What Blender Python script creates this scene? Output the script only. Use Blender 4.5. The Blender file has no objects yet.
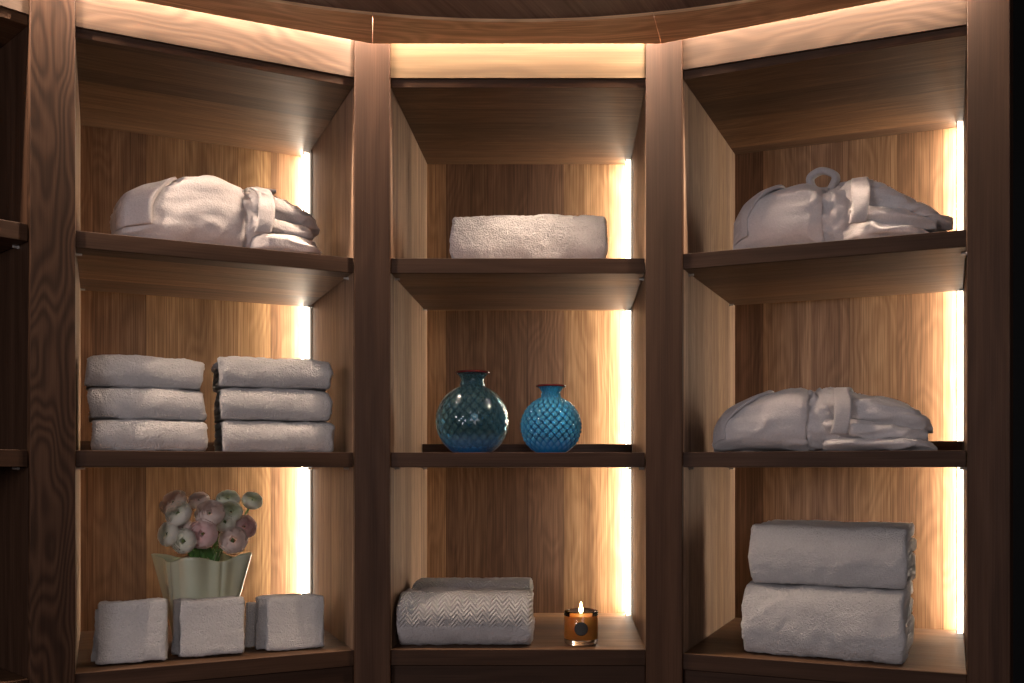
import bpy, bmesh, math, random
from mathutils import Vector, Matrix, noise

U = 0.002157          # metres per photo pixel at the middle bay's front plane
F = 950.0             # focal length in pixels (image 1024 wide)
VX, VY = 571.0, 469.0 # principal point / horizon
EYE = 1.2
PI = math.pi
sc = bpy.context.scene
COL = sc.collection

# ------------------------------------------------------------------ helpers
def zz(h):            # height in front-plane pixels above the eye -> metres
    return EYE + h * U

def link(o, parent=None):
    COL.objects.link(o)
    if parent is not None:
        o.parent = parent
    return o

def thing(name, label, cat, loc=(0, 0, 0), rotz=0.0, group=None):
    o = bpy.data.objects.new(name, None)
    o.empty_display_size = 0.05
    o.location = loc
    o.rotation_euler = (0, 0, rotz)
    link(o)
    return tag(o, label, cat, group)

def tag(o, label, cat, group=None):
    o['label'] = label
    o['category'] = cat
    if group:
        o['group'] = group
    return o

def obj(name, bm, mat, parent=None, smooth=False, loc=None, rotz=None):
    bmesh.ops.recalc_face_normals(bm, faces=bm.faces[:])
    me = bpy.data.meshes.new(name)
    bm.to_mesh(me)
    bm.free()
    if smooth:
        me.polygons.foreach_set('use_smooth', [True] * len(me.polygons))
    me.materials.append(mat)
    o = bpy.data.objects.new(name, me)
    link(o, parent)
    if loc is not None:
        o.location = loc
    if rotz is not None:
        o.rotation_euler = (0, 0, rotz)
    return o

def copy_tree(o, parent=None):
    c = o.copy()
    COL.objects.link(c)
    c.parent = parent
    for ch in list(o.children):
        copy_tree(ch, c)
    return c

RND = random.Random(7)

def box(bm, lo, hi, bev=0.0012):
    r = bmesh.ops.create_cube(bm, size=1.0)
    vs = r['verts']
    c = [(a + b) / 2 for a, b in zip(lo, hi)]
    s = [abs(b - a) for a, b in zip(lo, hi)]
    for v in vs:
        v.co = Vector((c[0] + v.co.x * s[0], c[1] + v.co.y * s[1], c[2] + v.co.z * s[2]))
    if bev > 0:
        es = list({e for v in vs for e in v.link_edges})
        bmesh.ops.bevel(bm, geom=es, offset=bev, segments=2, profile=0.5, affect='EDGES')

def prism(bm, pts, z0, z1, bev=0.0):
    vb = [bm.verts.new((p[0], p[1], z0)) for p in pts]
    vt = [bm.verts.new((p[0], p[1], z1)) for p in pts]
    n = len(pts)
    bm.faces.new(vb[::-1]); bm.faces.new(vt)
    for i in range(n):
        bm.faces.new((vb[i], vb[(i + 1) % n], vt[(i + 1) % n], vt[i]))
    if bev > 0:
        bmesh.ops.bevel(bm, geom=bm.edges[:], offset=bev, segments=2, profile=0.5, affect='EDGES')

def wood_uv(bm, grain, off=None):
    """u runs along the grain, v across it, both in metres."""
    uv = bm.loops.layers.uv.verify()
    if off is None:
        off = (RND.uniform(0, 20), RND.uniform(0, 20))
    g = 'xyz'.index(grain)
    for f in bm.faces:
        n = f.normal
        a = max(range(3), key=lambda i: abs(n[i]))
        rest = [i for i in range(3) if i != g and i != a]
        k = rest[0] if a != g else [i for i in range(3) if i != g][0]
        for l in f.loops:
            p = l.vert.co
            uv_u = p[g] if a != g else p[[i for i in range(3) if i != g][1]] * 0.2
            l[uv].uv = (uv_u + off[0], p[k] + off[1])

def wbox(name, lo, hi, mat, parent=None, grain='x', bev=0.0012, off=None):
    bm = bmesh.new()
    box(bm, lo, hi, bev)
    bm.normal_update()
    wood_uv(bm, grain, off)
    return obj(name, bm, mat, parent)

def lathe(bm, prof, n=48, fn=None, close=False):
    rings = []
    for i, (r, z) in enumerate(prof):
        if r < 1e-6:
            rings.append([bm.verts.new((0, 0, z))])
        else:
            ring = []
            for k in range(n):
                a = 2 * PI * k / n
                rr = r if fn is None else fn(r, z, a, i)
                ring.append(bm.verts.new((rr * math.cos(a), rr * math.sin(a), z)))
            rings.append(ring)
    for A, B in zip(rings[:-1], rings[1:]):
        for k in range(n):
            k2 = (k + 1) % n
            if len(A) == 1 and len(B) == 1:
                continue
            if len(A) == 1:
                bm.faces.new((A[0], B[k2], B[k]))
            elif len(B) == 1:
                bm.faces.new((A[k], A[k2], B[0]))
            else:
                bm.faces.new((A[k], A[k2], B[k2], B[k]))
    return rings

def tube(bm, pts, rad, n=8):
    pts = [Vector(p) for p in pts]
    rings = []
    for i, p in enumerate(pts):
        t = (pts[min(i + 1, len(pts) - 1)] - pts[max(i - 1, 0)]).normalized()
        ref = Vector((0, 0, 1)) if abs(t.z) < 0.9 else Vector((1, 0, 0))
        a = t.cross(ref).normalized(); b = t.cross(a)
        r = rad[i] if isinstance(rad, (list, tuple)) else rad
        rings.append([bm.verts.new(p + r * (math.cos(2 * PI * k / n) * a + math.sin(2 * PI * k / n) * b)) for k in range(n)])
    for A, B in zip(rings[:-1], rings[1:]):
        for k in range(n):
            bm.faces.new((A[k], A[(k + 1) % n], B[(k + 1) % n], B[k]))
    bm.faces.new(rings[0][::-1]); bm.faces.new(rings[-1])

# ------------------------------------------------------------------ materials
def new_mat(name):
    m = bpy.data.materials.new(name)
    m.use_nodes = True
    nt = m.node_tree
    b = nt.nodes['Principled BSDF']
    return m, nt, b

class NB:
    def __init__(self, nt): self.nt = nt
    def n(self, t, **kw):
        x = self.nt.nodes.new(t)
        for k, v in kw.items():
            setattr(x, k, v)
        return x
    def l(self, a, b): self.nt.links.new(a, b)
    def _in(self, sock, v):
        if isinstance(v, (int, float)): sock.default_value = v
        elif isinstance(v, (tuple, list)): sock.default_value = v
        else: self.l(v, sock)
    def math(self, op, a, b=0.0, c=None):
        x = self.n('ShaderNodeMath', operation=op)
        self._in(x.inputs[0], a); self._in(x.inputs[1], b)
        if c is not None: self._in(x.inputs[2], c)
        return x.outputs[0]
    def comb(self, x, y, z=0.0):
        c = self.n('ShaderNodeCombineXYZ')
        for s, v in zip(c.inputs, (x, y, z)): self._in(s, v)
        return c.outputs[0]
    def noise(self, vec, scale, detail=3.0, rough=0.55, dist=0.0):
        x = self.n('ShaderNodeTexNoise')
        self.l(vec, x.inputs['Vector'])
        x.inputs['Scale'].default_value = scale
        x.inputs['Detail'].default_value = detail
        x.inputs['Roughness'].default_value = rough
        x.inputs['Distortion'].default_value = dist
        return x.outputs['Fac']
    def ramp(self, fac, stops, interp='LINEAR'):
        r = self.n('ShaderNodeValToRGB')
        r.color_ramp.interpolation = interp
        e = r.color_ramp.elements
        while len(e) < len(stops): e.new(0.5)
        for el, (p, c) in zip(e, stops):
            el.position = p
            el.color = (c[0], c[1], c[2], 1.0)
        self.l(fac, r.inputs[0])
        return r.outputs[0]
    def maprange(self, v, a, b, c, d):
        x = self.n('ShaderNodeMapRange')
        self._in(x.inputs[0], v)
        for i, q in enumerate((a, b, c, d)): x.inputs[i + 1].default_value = q
        return x.outputs[0]
    def mixc(self, fac, a, b, mode='MIX'):
        x = self.n('ShaderNodeMix', data_type='RGBA', blend_type=mode)
        self._in(x.inputs[0], fac); self._in(x.inputs[6], a); self._in(x.inputs[7], b)
        return x.outputs[2]

def make_wood(name, pw, stops, seam=1.0, rough=0.5, grain=1.0, cathedral=0.5, spec=0.3, bendk=70.0, ringf=150.0):
    m, nt, b = new_mat(name)
    g = NB(nt)
    uvn = g.n('ShaderNodeUVMap')
    sep = g.n('ShaderNodeSeparateXYZ'); g.l(uvn.outputs[0], sep.inputs[0])
    u, v = sep.outputs[0], sep.outputs[1]
    # irregular plank widths
    vv = g.math('ADD', v, g.math('MULTIPLY', g.math('SINE', g.math('MULTIPLY', v, 31.0)), 0.019))
    pv = g.math('DIVIDE', vv, pw)
    idx = g.math('FLOOR', pv)
    fr = g.math('FRACT', pv)
    wn = g.n('ShaderNodeTexWhiteNoise', noise_dimensions='1D'); g.l(idx, wn.inputs['W'])
    wn2 = g.n('ShaderNodeTexWhiteNoise', noise_dimensions='1D'); g.l(g.math('ADD', idx, 41.7), wn2.inputs['W'])
    r1, r2 = wn.outputs['Value'], wn2.outputs['Value']
    base = g.ramp(r1, stops)
    uo = g.math('ADD', u, g.math('MULTIPLY', r2, 37.0))
    # broad streaks along the grain
    streak = g.noise(g.comb(g.math('MULTIPLY', uo, 0.7), g.math('MULTIPLY', v, 26.0)), 1.0, 4.0, 0.6, 0.3)
    fine = g.noise(g.comb(g.math('MULTIPLY', uo, 5.0), g.math('MULTIPLY', v, 330.0)), 1.0, 3.0, 0.6)
    # growth rings: bands across v bent by a slow noise along u
    bend = g.noise(g.comb(g.math('MULTIPLY', uo, 2.6), g.math('MULTIPLY', v, 9.0), r2), 1.0, 2.0, 0.5)
    rings = g.math('SINE', g.math('MULTIPLY_ADD', bend, bendk, g.math('MULTIPLY', v, ringf)))
    k = g.maprange(streak, 0.25, 0.75, 0.62, 1.36)
    k = g.math('MULTIPLY', k, g.maprange(fine, 0.3, 0.7, 1.0 - 0.22 * grain, 1.0 + 0.2 * grain))
    k = g.math('MULTIPLY', k, g.maprange(rings, -1.0, 1.0, 1.0 - 0.28 * cathedral, 1.0 + 0.14 * cathedral))
    if seam > 0:
        edge = g.math('MINIMUM', fr, g.math('SUBTRACT', 1.0, fr))
        k = g.math('MULTIPLY', k, g.maprange(edge, 0.0, 0.012, 1.0 - 0.45 * seam, 1.0))
    col = g.mixc(1.0, base, g.comb(k, g.math('POWER', k, 1.12), g.math('POWER', k, 1.25)), 'MULTIPLY')
    g.l(col, b.inputs['Base Color'])
    g.l(g.maprange(fine, 0.3, 0.7, rough + 0.1, rough - 0.06), b.inputs['Roughness'])
    b.inputs['Specular IOR Level'].default_value = spec
    bp = g.n('ShaderNodeBump'); bp.inputs['Strength'].default_value = 0.12; bp.inputs['Distance'].default_value = 0.001
    g.l(k, bp.inputs['Height']); g.l(bp.outputs[0], b.inputs['Normal'])
    return m

WAL = [(0.0, (0.072, 0.034, 0.020)), (0.20, (0.23, 0.122, 0.061)), (0.40, (0.106, 0.052, 0.029)), (0.62, (0.36, 0.203, 0.096)), (0.82, (0.150, 0.076, 0.042)), (1.0, (0.28, 0.156, 0.080))]
WALM = [(0.0, (0.042, 0.020, 0.011)), (0.4, (0.115, 0.057, 0.027)), (0.7, (0.060, 0.030, 0.015)), (1.0, (0.17, 0.085, 0.038))]
M_plank = make_wood('walnut_planks', 0.105, WAL, cathedral=0.45, grain=1.7)
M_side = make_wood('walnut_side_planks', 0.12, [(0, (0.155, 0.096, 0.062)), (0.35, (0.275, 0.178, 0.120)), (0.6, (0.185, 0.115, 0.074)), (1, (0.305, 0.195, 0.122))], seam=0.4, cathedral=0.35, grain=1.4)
M_plank_h = make_wood('walnut_shelf_planks', 0.10, WALM, seam=0.7, cathedral=0.45, grain=1.5)
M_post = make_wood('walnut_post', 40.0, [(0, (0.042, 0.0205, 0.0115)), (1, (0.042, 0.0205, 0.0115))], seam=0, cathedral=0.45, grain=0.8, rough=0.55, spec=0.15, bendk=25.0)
M_post_wavy = make_wood('walnut_post_wavy', 40.0, [(0, (0.042, 0.0205, 0.0115)), (1, (0.042, 0.0205, 0.0115))], seam=0, cathedral=1.5, grain=0.7, rough=0.55, spec=0.15, bendk=115.0, ringf=250.0)
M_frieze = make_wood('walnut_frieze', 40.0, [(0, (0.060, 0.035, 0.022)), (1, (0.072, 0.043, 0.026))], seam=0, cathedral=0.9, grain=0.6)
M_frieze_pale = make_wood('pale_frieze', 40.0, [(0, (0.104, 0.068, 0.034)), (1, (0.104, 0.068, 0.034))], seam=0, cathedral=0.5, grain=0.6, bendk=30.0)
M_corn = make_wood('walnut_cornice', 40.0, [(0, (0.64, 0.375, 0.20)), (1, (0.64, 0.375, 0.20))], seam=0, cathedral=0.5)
M_ceil = make_wood('smoked_oak_ceiling', 0.21, [(0, (0.15, 0.092, 0.070)), (1, (0.19, 0.12, 0.092))], seam=1.0, cathedral=0.15)
M_floor = make_wood('oak_floor', 0.16, WALM, seam=1.0)

def plain(name, col, rough=0.5, metal=0.0, spec=0.5, **kw):
    m, nt, b = new_mat(name)
    g = NB(nt)
    tc = g.n('ShaderNodeTexCoord')
    nz = g.noise(tc.outputs['Object'], 60.0, 3.0)
    c = g.mixc(g.maprange(nz, 0.3, 0.7, 0.0, 1.0), tuple(x * 0.9 for x in col) + (1,), tuple(min(1, x * 1.08) for x in col) + (1,))
    g.l(c, b.inputs['Base Color'])
    b.inputs['Roughness'].default_value = rough
    b.inputs['Metallic'].default_value = metal
    b.inputs['Specular IOR Level'].default_value = spec
    for k, v in kw.items():
        b.inputs[k].default_value = v
    return m

def emitter(name, col, strength):
    m, nt, b = new_mat(name)
    nt.nodes.remove(b)
    g = NB(nt)
    e = g.n('ShaderNodeEmission')
    e.inputs[0].default_value = col + (1,)
    e.inputs[1].default_value = strength
    g.l(e.outputs[0], nt.nodes['Material Output'].inputs[0])
    return m

def make_terry(name, col=(0.66, 0.63, 0.62), chevron=False, scale=330.0, bump=1.0):
    m, nt, b = new_mat(name)
    g = NB(nt)
    tc = g.n('ShaderNodeTexCoord')
    o = tc.outputs['Object']
    n1 = g.noise(o, scale, 2.0, 0.7)
    n2 = g.noise(o, 55.0, 3.0, 0.6)
    n3 = g.noise(o, 14.0, 2.0, 0.5)
    h = g.math('MULTIPLY_ADD', n2, 1.3, n1)
    if chevron:
        uvn = g.n('ShaderNodeUVMap')
        sep = g.n('ShaderNodeSeparateXYZ'); g.l(uvn.outputs[0], sep.inputs[0])
        u, v = sep.outputs[0], g.math('ABSOLUTE', sep.outputs[1])
        zig = g.math('PINGPONG', u, 0.014)
        st = g.math('SINE', g.math('MULTIPLY', g.math('ADD', v, zig), 2 * PI / 0.0085))
        mask = g.maprange(g.math('ADD', v, g.math('MULTIPLY', u, 0.2)), CHEV[0], CHEV[0] + 0.01, 0.0, 1.0)
        mask2 = g.maprange(v, CHEV[1], CHEV[1] + 0.006, 1.0, 0.0)
        st = g.math('MULTIPLY', st, g.math('MULTIPLY', mask, mask2))
        h = g.math('MULTIPLY_ADD', st, 0.5, h)
    bp = g.n('ShaderNodeBump')
    bp.inputs['Strength'].default_value = bump; bp.inputs['Distance'].default_value = 0.006
    g.l(h, bp.inputs['Height']); g.l(bp.outputs[0], b.inputs['Normal'])
    c = g.mixc(g.maprange(g.math('ADD', g.math('MULTIPLY', n3, 0.4), g.math('MULTIPLY', n1, 0.6)), 0.32, 0.68, 0, 1), tuple(x * 0.84 for x in col) + (1,), tuple(min(1, x * 1.05) for x in col) + (1,))
    if chevron:
        c = g.mixc(g.maprange(st, -1.0, 0.4, 0.13, 0.0), c, (0.35, 0.33, 0.33, 1))
    g.l(c, b.inputs['Base Color'])
    b.inputs['Roughness'].default_value = 0.95
    b.inputs['Specular IOR Level'].default_value = 0.1
    b.inputs['Sheen Weight'].default_value = 0.25
    b.inputs['Sheen Roughness'].default_value = 0.5
    return m

CHEV = (0.0, 1.0)
M_terry = make_terry('white_terry')
M_robe = make_terry('robe_velour', (0.60, 0.56, 0.555), scale=300.0, bump=0.3)
M_collar = make_terry('robe_lining', (0.53, 0.49, 0.49), scale=300.0, bump=0.3)
M_belt = make_terry('robe_belt', (0.50, 0.465, 0.465), scale=300.0, bump=0.25)
LED_COL = (1.0, 0.855, 0.67)
M_led = emitter('led_glow', LED_COL, 54.0)
M_led2 = emitter('led_front_edge', (1.0, 0.88, 0.72), 4.5)
M_alu = plain('led_profile', (0.09, 0.06, 0.04), 0.5, 0.3)
M_pin = plain('pin_steel', (0.82, 0.80, 0.76), 0.25, 0.6)
M_dark = plain('unlit_wall', (0.012, 0.012, 0.013), 0.7)  # near-black colour stands for the darkness of an unlit doorway

# ------------------------------------------------------------------ the shelving bays
class Bay:
    def __init__(self, fx, fd, ang, w, depth=245.0):
        self.o = Vector((fx * U, fd * U)); self.a = math.radians(ang)
        self.w = w * U; self.dp = depth * U
        self.u = Vector((math.cos(self.a), math.sin(self.a)))
        self.d = Vector((-math.sin(self.a), math.cos(self.a)))
    def pt(self, a, v):
        return self.o + self.u * a + self.d * v
    def solve(self, px, v):
        """local x on the line v metres behind the front whose picture column is px"""
        k = (px - VX) / F
        p = self.o + self.d * v
        return (k * p.y - p.x) / (self.u.x - k * self.u.y)
    def depth(self, px, v):
        return self.pt(self.solve(px, v), v).y
    def z(self, px, py, v):
        return EYE + (VY - py) / F * self.depth(px, v)

LB = Bay(-438, 839, 26.3, 247.5)
CB = Bay(-181, 950, 0.0, 256)
RB = Bay(109, 931, -21.8, 258)
OB = Bay(-466 - 248 * math.cos(math.radians(48.5)), 818 - 248 * math.sin(math.radians(48.5)), 48.5, 248)

Z_SOF, Z_FRB, Z_TOP = 383, 391, 512
Z_S1T, Z_S1B = 211, 196
Z_S2T, Z_S2B = 16.5, 1.8
Z_BOT = -181
SH1, SH2, SHB = zz(Z_S1T), zz(Z_S2T), zz(Z_BOT)

def make_bay(bay, label, lit=True):
    t = thing('shelving_unit', label, 'shelves', (bay.o.x, bay.o.y, 0), bay.a, 'walnut shelving bays')
    W, D = bay.w, bay.dp
    zb, zs = zz(Z_BOT), zz(Z_SOF)
    wbox('back_panel', (-0.015, D, zb - 0.03), (W + 0.015, D + 0.018, zs + 0.02), M_plank, t, 'z', 0)
    wbox('side_panel', (-0.018, 0.013, zb - 0.03), (0, D, zs + 0.02), M_side if lit else M_post, t, 'z', 0.0005)  # unlit bay: shade of the sides put into a darker wood colour
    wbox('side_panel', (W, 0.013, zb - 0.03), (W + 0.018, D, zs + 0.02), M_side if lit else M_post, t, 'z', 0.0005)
    wbox('top_panel', (0.0004, 0.008, zs), (W - 0.0004, D - 0.0004, zs + 0.024), M_plank_h, t, 'x', 0.001)
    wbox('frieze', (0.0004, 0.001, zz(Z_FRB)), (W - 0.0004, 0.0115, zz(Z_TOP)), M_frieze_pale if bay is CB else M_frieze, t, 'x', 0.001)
    wbox('shade_edge', (0.0004, 0.003, zb - 0.034), (W - 0.0004, 0.0079, zb), M_post, t, 'x', 0.001)  # added front strip; its dark colour holds the shade on the board's edge
    wbox('bottom_panel', (0.0004, 0.008, zb - 0.034), (W - 0.0004, D - 0.0004, zb), M_plank_h, t, 'x', 0.0015)
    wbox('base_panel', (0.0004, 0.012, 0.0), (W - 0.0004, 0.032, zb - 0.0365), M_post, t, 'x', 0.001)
    for ztop, zbot in ((Z_S1T, Z_S1B), (Z_S2T, Z_S2B)):
        s = wbox('shelf', (0.0008, 0.0072, zz(zbot)), (W - 0.0024, D - 0.042, zz(ztop)), M_plank_h, t, 'x', 0.0014)
        wbox('shade_edge', (0.0008, 0.003, zz(zbot)), (W - 0.0024, 0.0071, zz(ztop)), M_post, s, 'x', 0.001)  # added strip, darker than the shelf to paint its unlit front
        wbox('back_rail', (0.001, D - 0.090, zz(ztop) + 0.0003), (W - 0.0025, D - 0.070, zz(ztop) + 0.030), M_plank_h, s, 'x', 0.001)
        for xx, sg in ((0.0, 1), (W, -1)):
            for yy in (0.055, D - 0.07):
                bm = bmesh.new()
                r = bmesh.ops.create_cone(bm, cap_ends=True, segments=14, radius1=0.0024, radius2=0.0024, depth=0.011)
                bmesh.ops.rotate(bm, verts=bm.verts[:], matrix=Matrix.Rotation(PI / 2, 3, 'Y'))
                r2 = bmesh.ops.create_cone(bm, cap_ends=True, segments=14, radius1=0.0034, radius2=0.0034, depth=0.0025)
                bmesh.ops.rotate(bm, verts=r2['verts'], matrix=Matrix.Rotation(PI / 2, 3, 'Y'))
                bmesh.ops.translate(bm, verts=r2['verts'], vec=(sg * -0.004, 0, 0))
                bmesh.ops.translate(bm, verts=bm.verts[:], vec=(xx + sg * 0.0055, yy, zz(zbot) - 0.0027))
                obj('shelf_pin', bm, M_pin, s, smooth=False)
    if lit:
        # slim corner profile: added cheek shields the side panel from glow, square glowing diffuser
        z0, z1 = zb + 0.0005, zs - 0.0005
        wbox('light_profile', (W - 0.0022, D - 0.068, z0), (W - 0.0002, D - 0.0004, z1), M_alu, t, 'z', 0)
        wbox('light_profile', (W - 0.0172, D - 0.0425, z0), (W - 0.0146, D - 0.0385, z1), M_alu, t, 'z', 0)
        ls = wbox('light_strip', (W - 0.0142, D - 0.040, z0 + 0.001), (W - 0.0100, D - 0.0012, z1 - 0.001), M_led, t, 'z', 0)
        lc = wbox('light_diffuser', (W - 0.0142, D - 0.0425, z0 + 0.001), (W - 0.0026, D - 0.0405, z1 - 0.001), M_led2, t, 'z', 0)
        lc['label'] = 'glowing white front edge of the light strip'
        ls['label'] = 'glowing warm white light strip'
    return t

make_bay(LB, 'walnut shelving bay with six stacked towels and the flower vase')
make_bay(CB, 'walnut shelving bay holding the two blue glass vases and the lit candle')
make_bay(RB, 'walnut shelving bay with two wrapped bathrobes above a tall towel stack')
make_bay(OB, 'unlit empty walnut shelving bay cut off at the edge of the picture', lit=False)

def make_post(pL, pR, dL, dR, label, mat=None):
    """pL, pR: front corners; dL, dR: directions of the faces running back."""
    bm = bmesh.new()
    fwd = -(dL + dR).normalized() * 0.004
    D = 0.0125
    a, b = Vector(pL), Vector(pR)
    e = (b - a).normalized() * 0.0003
    pts = [a + fwd + e, b + fwd - e, b + dR * D - e, a + dL * D + e]
    prism(bm, pts, 0.0, zz(Z_TOP), 0.0012)
    bm.normal_update()
    # grain along z, v measured along the face
    uv = bm.loops.layers.uv.verify()
    ox, oy = RND.uniform(0, 20), RND.uniform(0, 20)
    ax = (b - a).normalized()
    for f in bm.faces:
        for l in f.loops:
            p = l.vert.co
            q = Vector((p.x, p.y))
            w = (q - a).dot(ax) if abs(f.normal.xy.dot(ax)) < 0.6 else (q - a).dot(dL) + 0.3
            l[uv].uv = (p.z + ox, w + oy)
    cx = sum(p.x for p in pts) / 4; cy = sum(p.y for p in pts) / 4
    bmesh.ops.translate(bm, verts=bm.verts[:], vec=(-cx, -cy, 0))
    o = obj('upright_post', bm, mat or M_post, loc=(cx, cy, 0))
    return tag(o, label, 'post', 'bookcase posts')

make_post(OB.pt(OB.w, 0), LB.pt(0, 0), OB.d, LB.d, 'dark wavy-grained wooden post beside the flower vase bay, next to the unlit bay', M_post_wavy)
make_post(LB.pt(LB.w, 0), CB.pt(0, 0), LB.d, CB.d, 'wooden post between the flower bay and the blue vase bay')
make_post(CB.pt(CB.w, 0), RB.pt(0, 0), CB.d, RB.d, 'wooden post between the candle bay and the bay with two bathrobes')
rp = RB.pt(RB.w, 0)
ra = math.radians(-35)
make_post(rp, rp + Vector((math.cos(ra), math.sin(ra))) * 35 * U, RB.d, Vector((math.sin(math.radians(47)), math.cos(math.radians(47)))),
          'outer wooden post ending the bookcase beside the dark wall')

# ------------------------------------------------------------------ cornice, ceiling, floor, walls
CC = Vector((-53 * U, 265 * U))
def ringpt(r, deg):
    a = math.radians(deg)
    return Vector((CC.x + r * U * math.sin(a), CC.y + r * U * math.cos(a)))

Z_C = 416.0
APO = 664.0
bm = bmesh.new()
for s in range(-3, 4):
    a0, a1 = s * 24 - 12 + 0.018, s * 24 + 12 - 0.018
    N = 16
    front, back = [], []
    for i in range(N + 1):
        a = a0 + (a1 - a0) * i / N
        front.append(ringpt(619, a))
        back.append(ringpt(APO / math.cos(math.radians(a - s * 24)), a))
    for i in range(N):
        quad = [front[i], front[i + 1], back[i + 1], back[i]]
        vb = [bm.verts.new((p.x, p.y, zz(Z_C))) for p in quad]
        vt = [bm.verts.new((p.x, p.y, zz(Z_C) + 0.006)) for p in quad]
        bm.faces.new(vb); bm.faces.new(vt[::-1])
        bm.faces.new((vb[0], vb[1], vt[1], vt[0])); bm.faces.new((vb[2], vb[3], vt[3], vt[2]))
        if i == 0: bm.faces.new((vb[3], vb[0], vt[0], vt[3]))
        if i == N - 1: bm.faces.new((vb[1], vb[2], vt[2], vt[1]))
bmesh.ops.remove_doubles(bm, verts=bm.verts[:], dist=1e-5)
bm.normal_update()
uv = bm.loops.layers.uv.verify()
for f in bm.faces:
    for l in f.loops:
        q = Vector((l.vert.co.x, l.vert.co.y)) - CC
        l[uv].uv = (math.atan2(q.x, q.y) * 1.4 + 5, q.length + l.vert.co.z)
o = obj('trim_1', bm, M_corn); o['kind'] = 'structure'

bm = bmesh.new()      # closed top of the light cove
N = 84
ri = [ringpt(622, -84 + 168 * i / N) for i in range(N + 1)]
ro = [ringpt(740, -84 + 168 * i / N) for i in range(N + 1)]
for i in range(N):
    q = [ri[i], ri[i + 1], ro[i + 1], ro[i]]
    vb = [bm.verts.new((p.x, p.y, zz(Z_TOP) + 0.001)) for p in q]
    vt = [bm.verts.new((p.x, p.y, zz(Z_TOP) + 0.02)) for p in q]
    bm.faces.new(vb); bm.faces.new(vt[::-1])
    bm.faces.new((vb[0], vb[1], vt[1], vt[0])); bm.faces.new((vb[2], vb[3], vt[3], vt[2]))
    if i == 0: bm.faces.new((vb[3], vb[0], vt[0], vt[3]))
    if i == N - 1: bm.faces.new((vb[1], vb[2], vt[2], vt[1]))
bmesh.ops.remove_doubles(bm, verts=bm.verts[:], dist=1e-5)
bm.normal_update(); wood_uv(bm, 'x')
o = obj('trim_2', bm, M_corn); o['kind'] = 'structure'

bm = bmesh.new()      # ceiling: a round dark boarded field inside the cornice
N = 120
prism(bm, [ringpt(626, 360.0 * i / N) for i in range(N)], zz(Z_C) + 0.0065, zz(Z_C) + 0.020)
bm.normal_update()
uv = bm.loops.layers.uv.verify()
ca, sa = math.cos(math.radians(24)), math.sin(math.radians(24))
for f in bm.faces:
    for l in f.loops:
        p = l.vert.co
        l[uv].uv = (p.x * sa + p.y * ca, p.x * ca - p.y * sa + 3.05)
o = obj('ceiling', bm, M_ceil); o['kind'] = 'structure'

bm = bmesh.new(); box(bm, (-2.6, -2.2, -0.05), (2.6, 3.4, 0.0), 0); bm.normal_update(); wood_uv(bm, 'y')
o = obj('floor', bm, M_floor); o['kind'] = 'structure'
bm = bmesh.new(); box(bm, (-2.6, 3.4, 0.0), (2.6, 3.5, 3.6), 0)
o = obj('wall_back', bm, M_dark); o['kind'] = 'structure'
bm = bmesh.new(); box(bm, (2.5, -1.2, 0.0), (2.6, 3.4, 3.6), 0)
o = obj('wall_right', bm, M_dark); o['kind'] = 'structure'

# ------------------------------------------------------------------ towels
def folded_profile(D, H, layers=4, step=0.008, squash=0.8):
    """centre line of a twice-folded cloth, fold towards -y; returns points, thickness."""
    t = H / layers
    r_out = H / 2 - t / 2
    yb, yf = D, H / 2
    pts = []
    def seg(y0, y1, z):
        n = max(2, int(abs(y1 - y0) / step))
        return [(y0 + (y1 - y0) * i / n, z) for i in range(n + 1)]
    def arc(yc, zc, r, a0, a1, k):
        n = max(5, int(abs(a1 - a0) * r / (step * 0.6)))
        return [(yc + r * math.cos(a0 + (a1 - a0) * i / n) * k, zc + r * math.sin(a0 + (a1 - a0) * i / n)) for i in range(1, n)]
    if layers == 2:
        pts += seg(yb, yf, H - t / 2); pts += arc(yf, H / 2, r_out, PI / 2, 3 * PI / 2, 1.0); pts += seg(yf, yb, t / 2)
        return pts, t
    # 4 layers: top layer, round the front, bottom layer, back bend, layer 2, inner bend, layer 3
    pts += seg(yb, yf, H - t / 2)
    pts += arc(yf, H / 2, r_out, PI / 2, 3 * PI / 2, squash)
    pts += seg(yf, yb - t, t / 2)
    pts += arc(yb - t, t, t / 2, -PI / 2, PI / 2, 1.0)
    pts += seg(yb - t, yf + t * 0.3, 1.5 * t)
    pts += arc(yf + t * 0.3, 2 * t, t / 2, 3 * PI / 2, PI / 2, 1.0)
    pts += seg(yf + t * 0.3, yb - 0.4 * t, 2.5 * t)
    return pts, t

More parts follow.
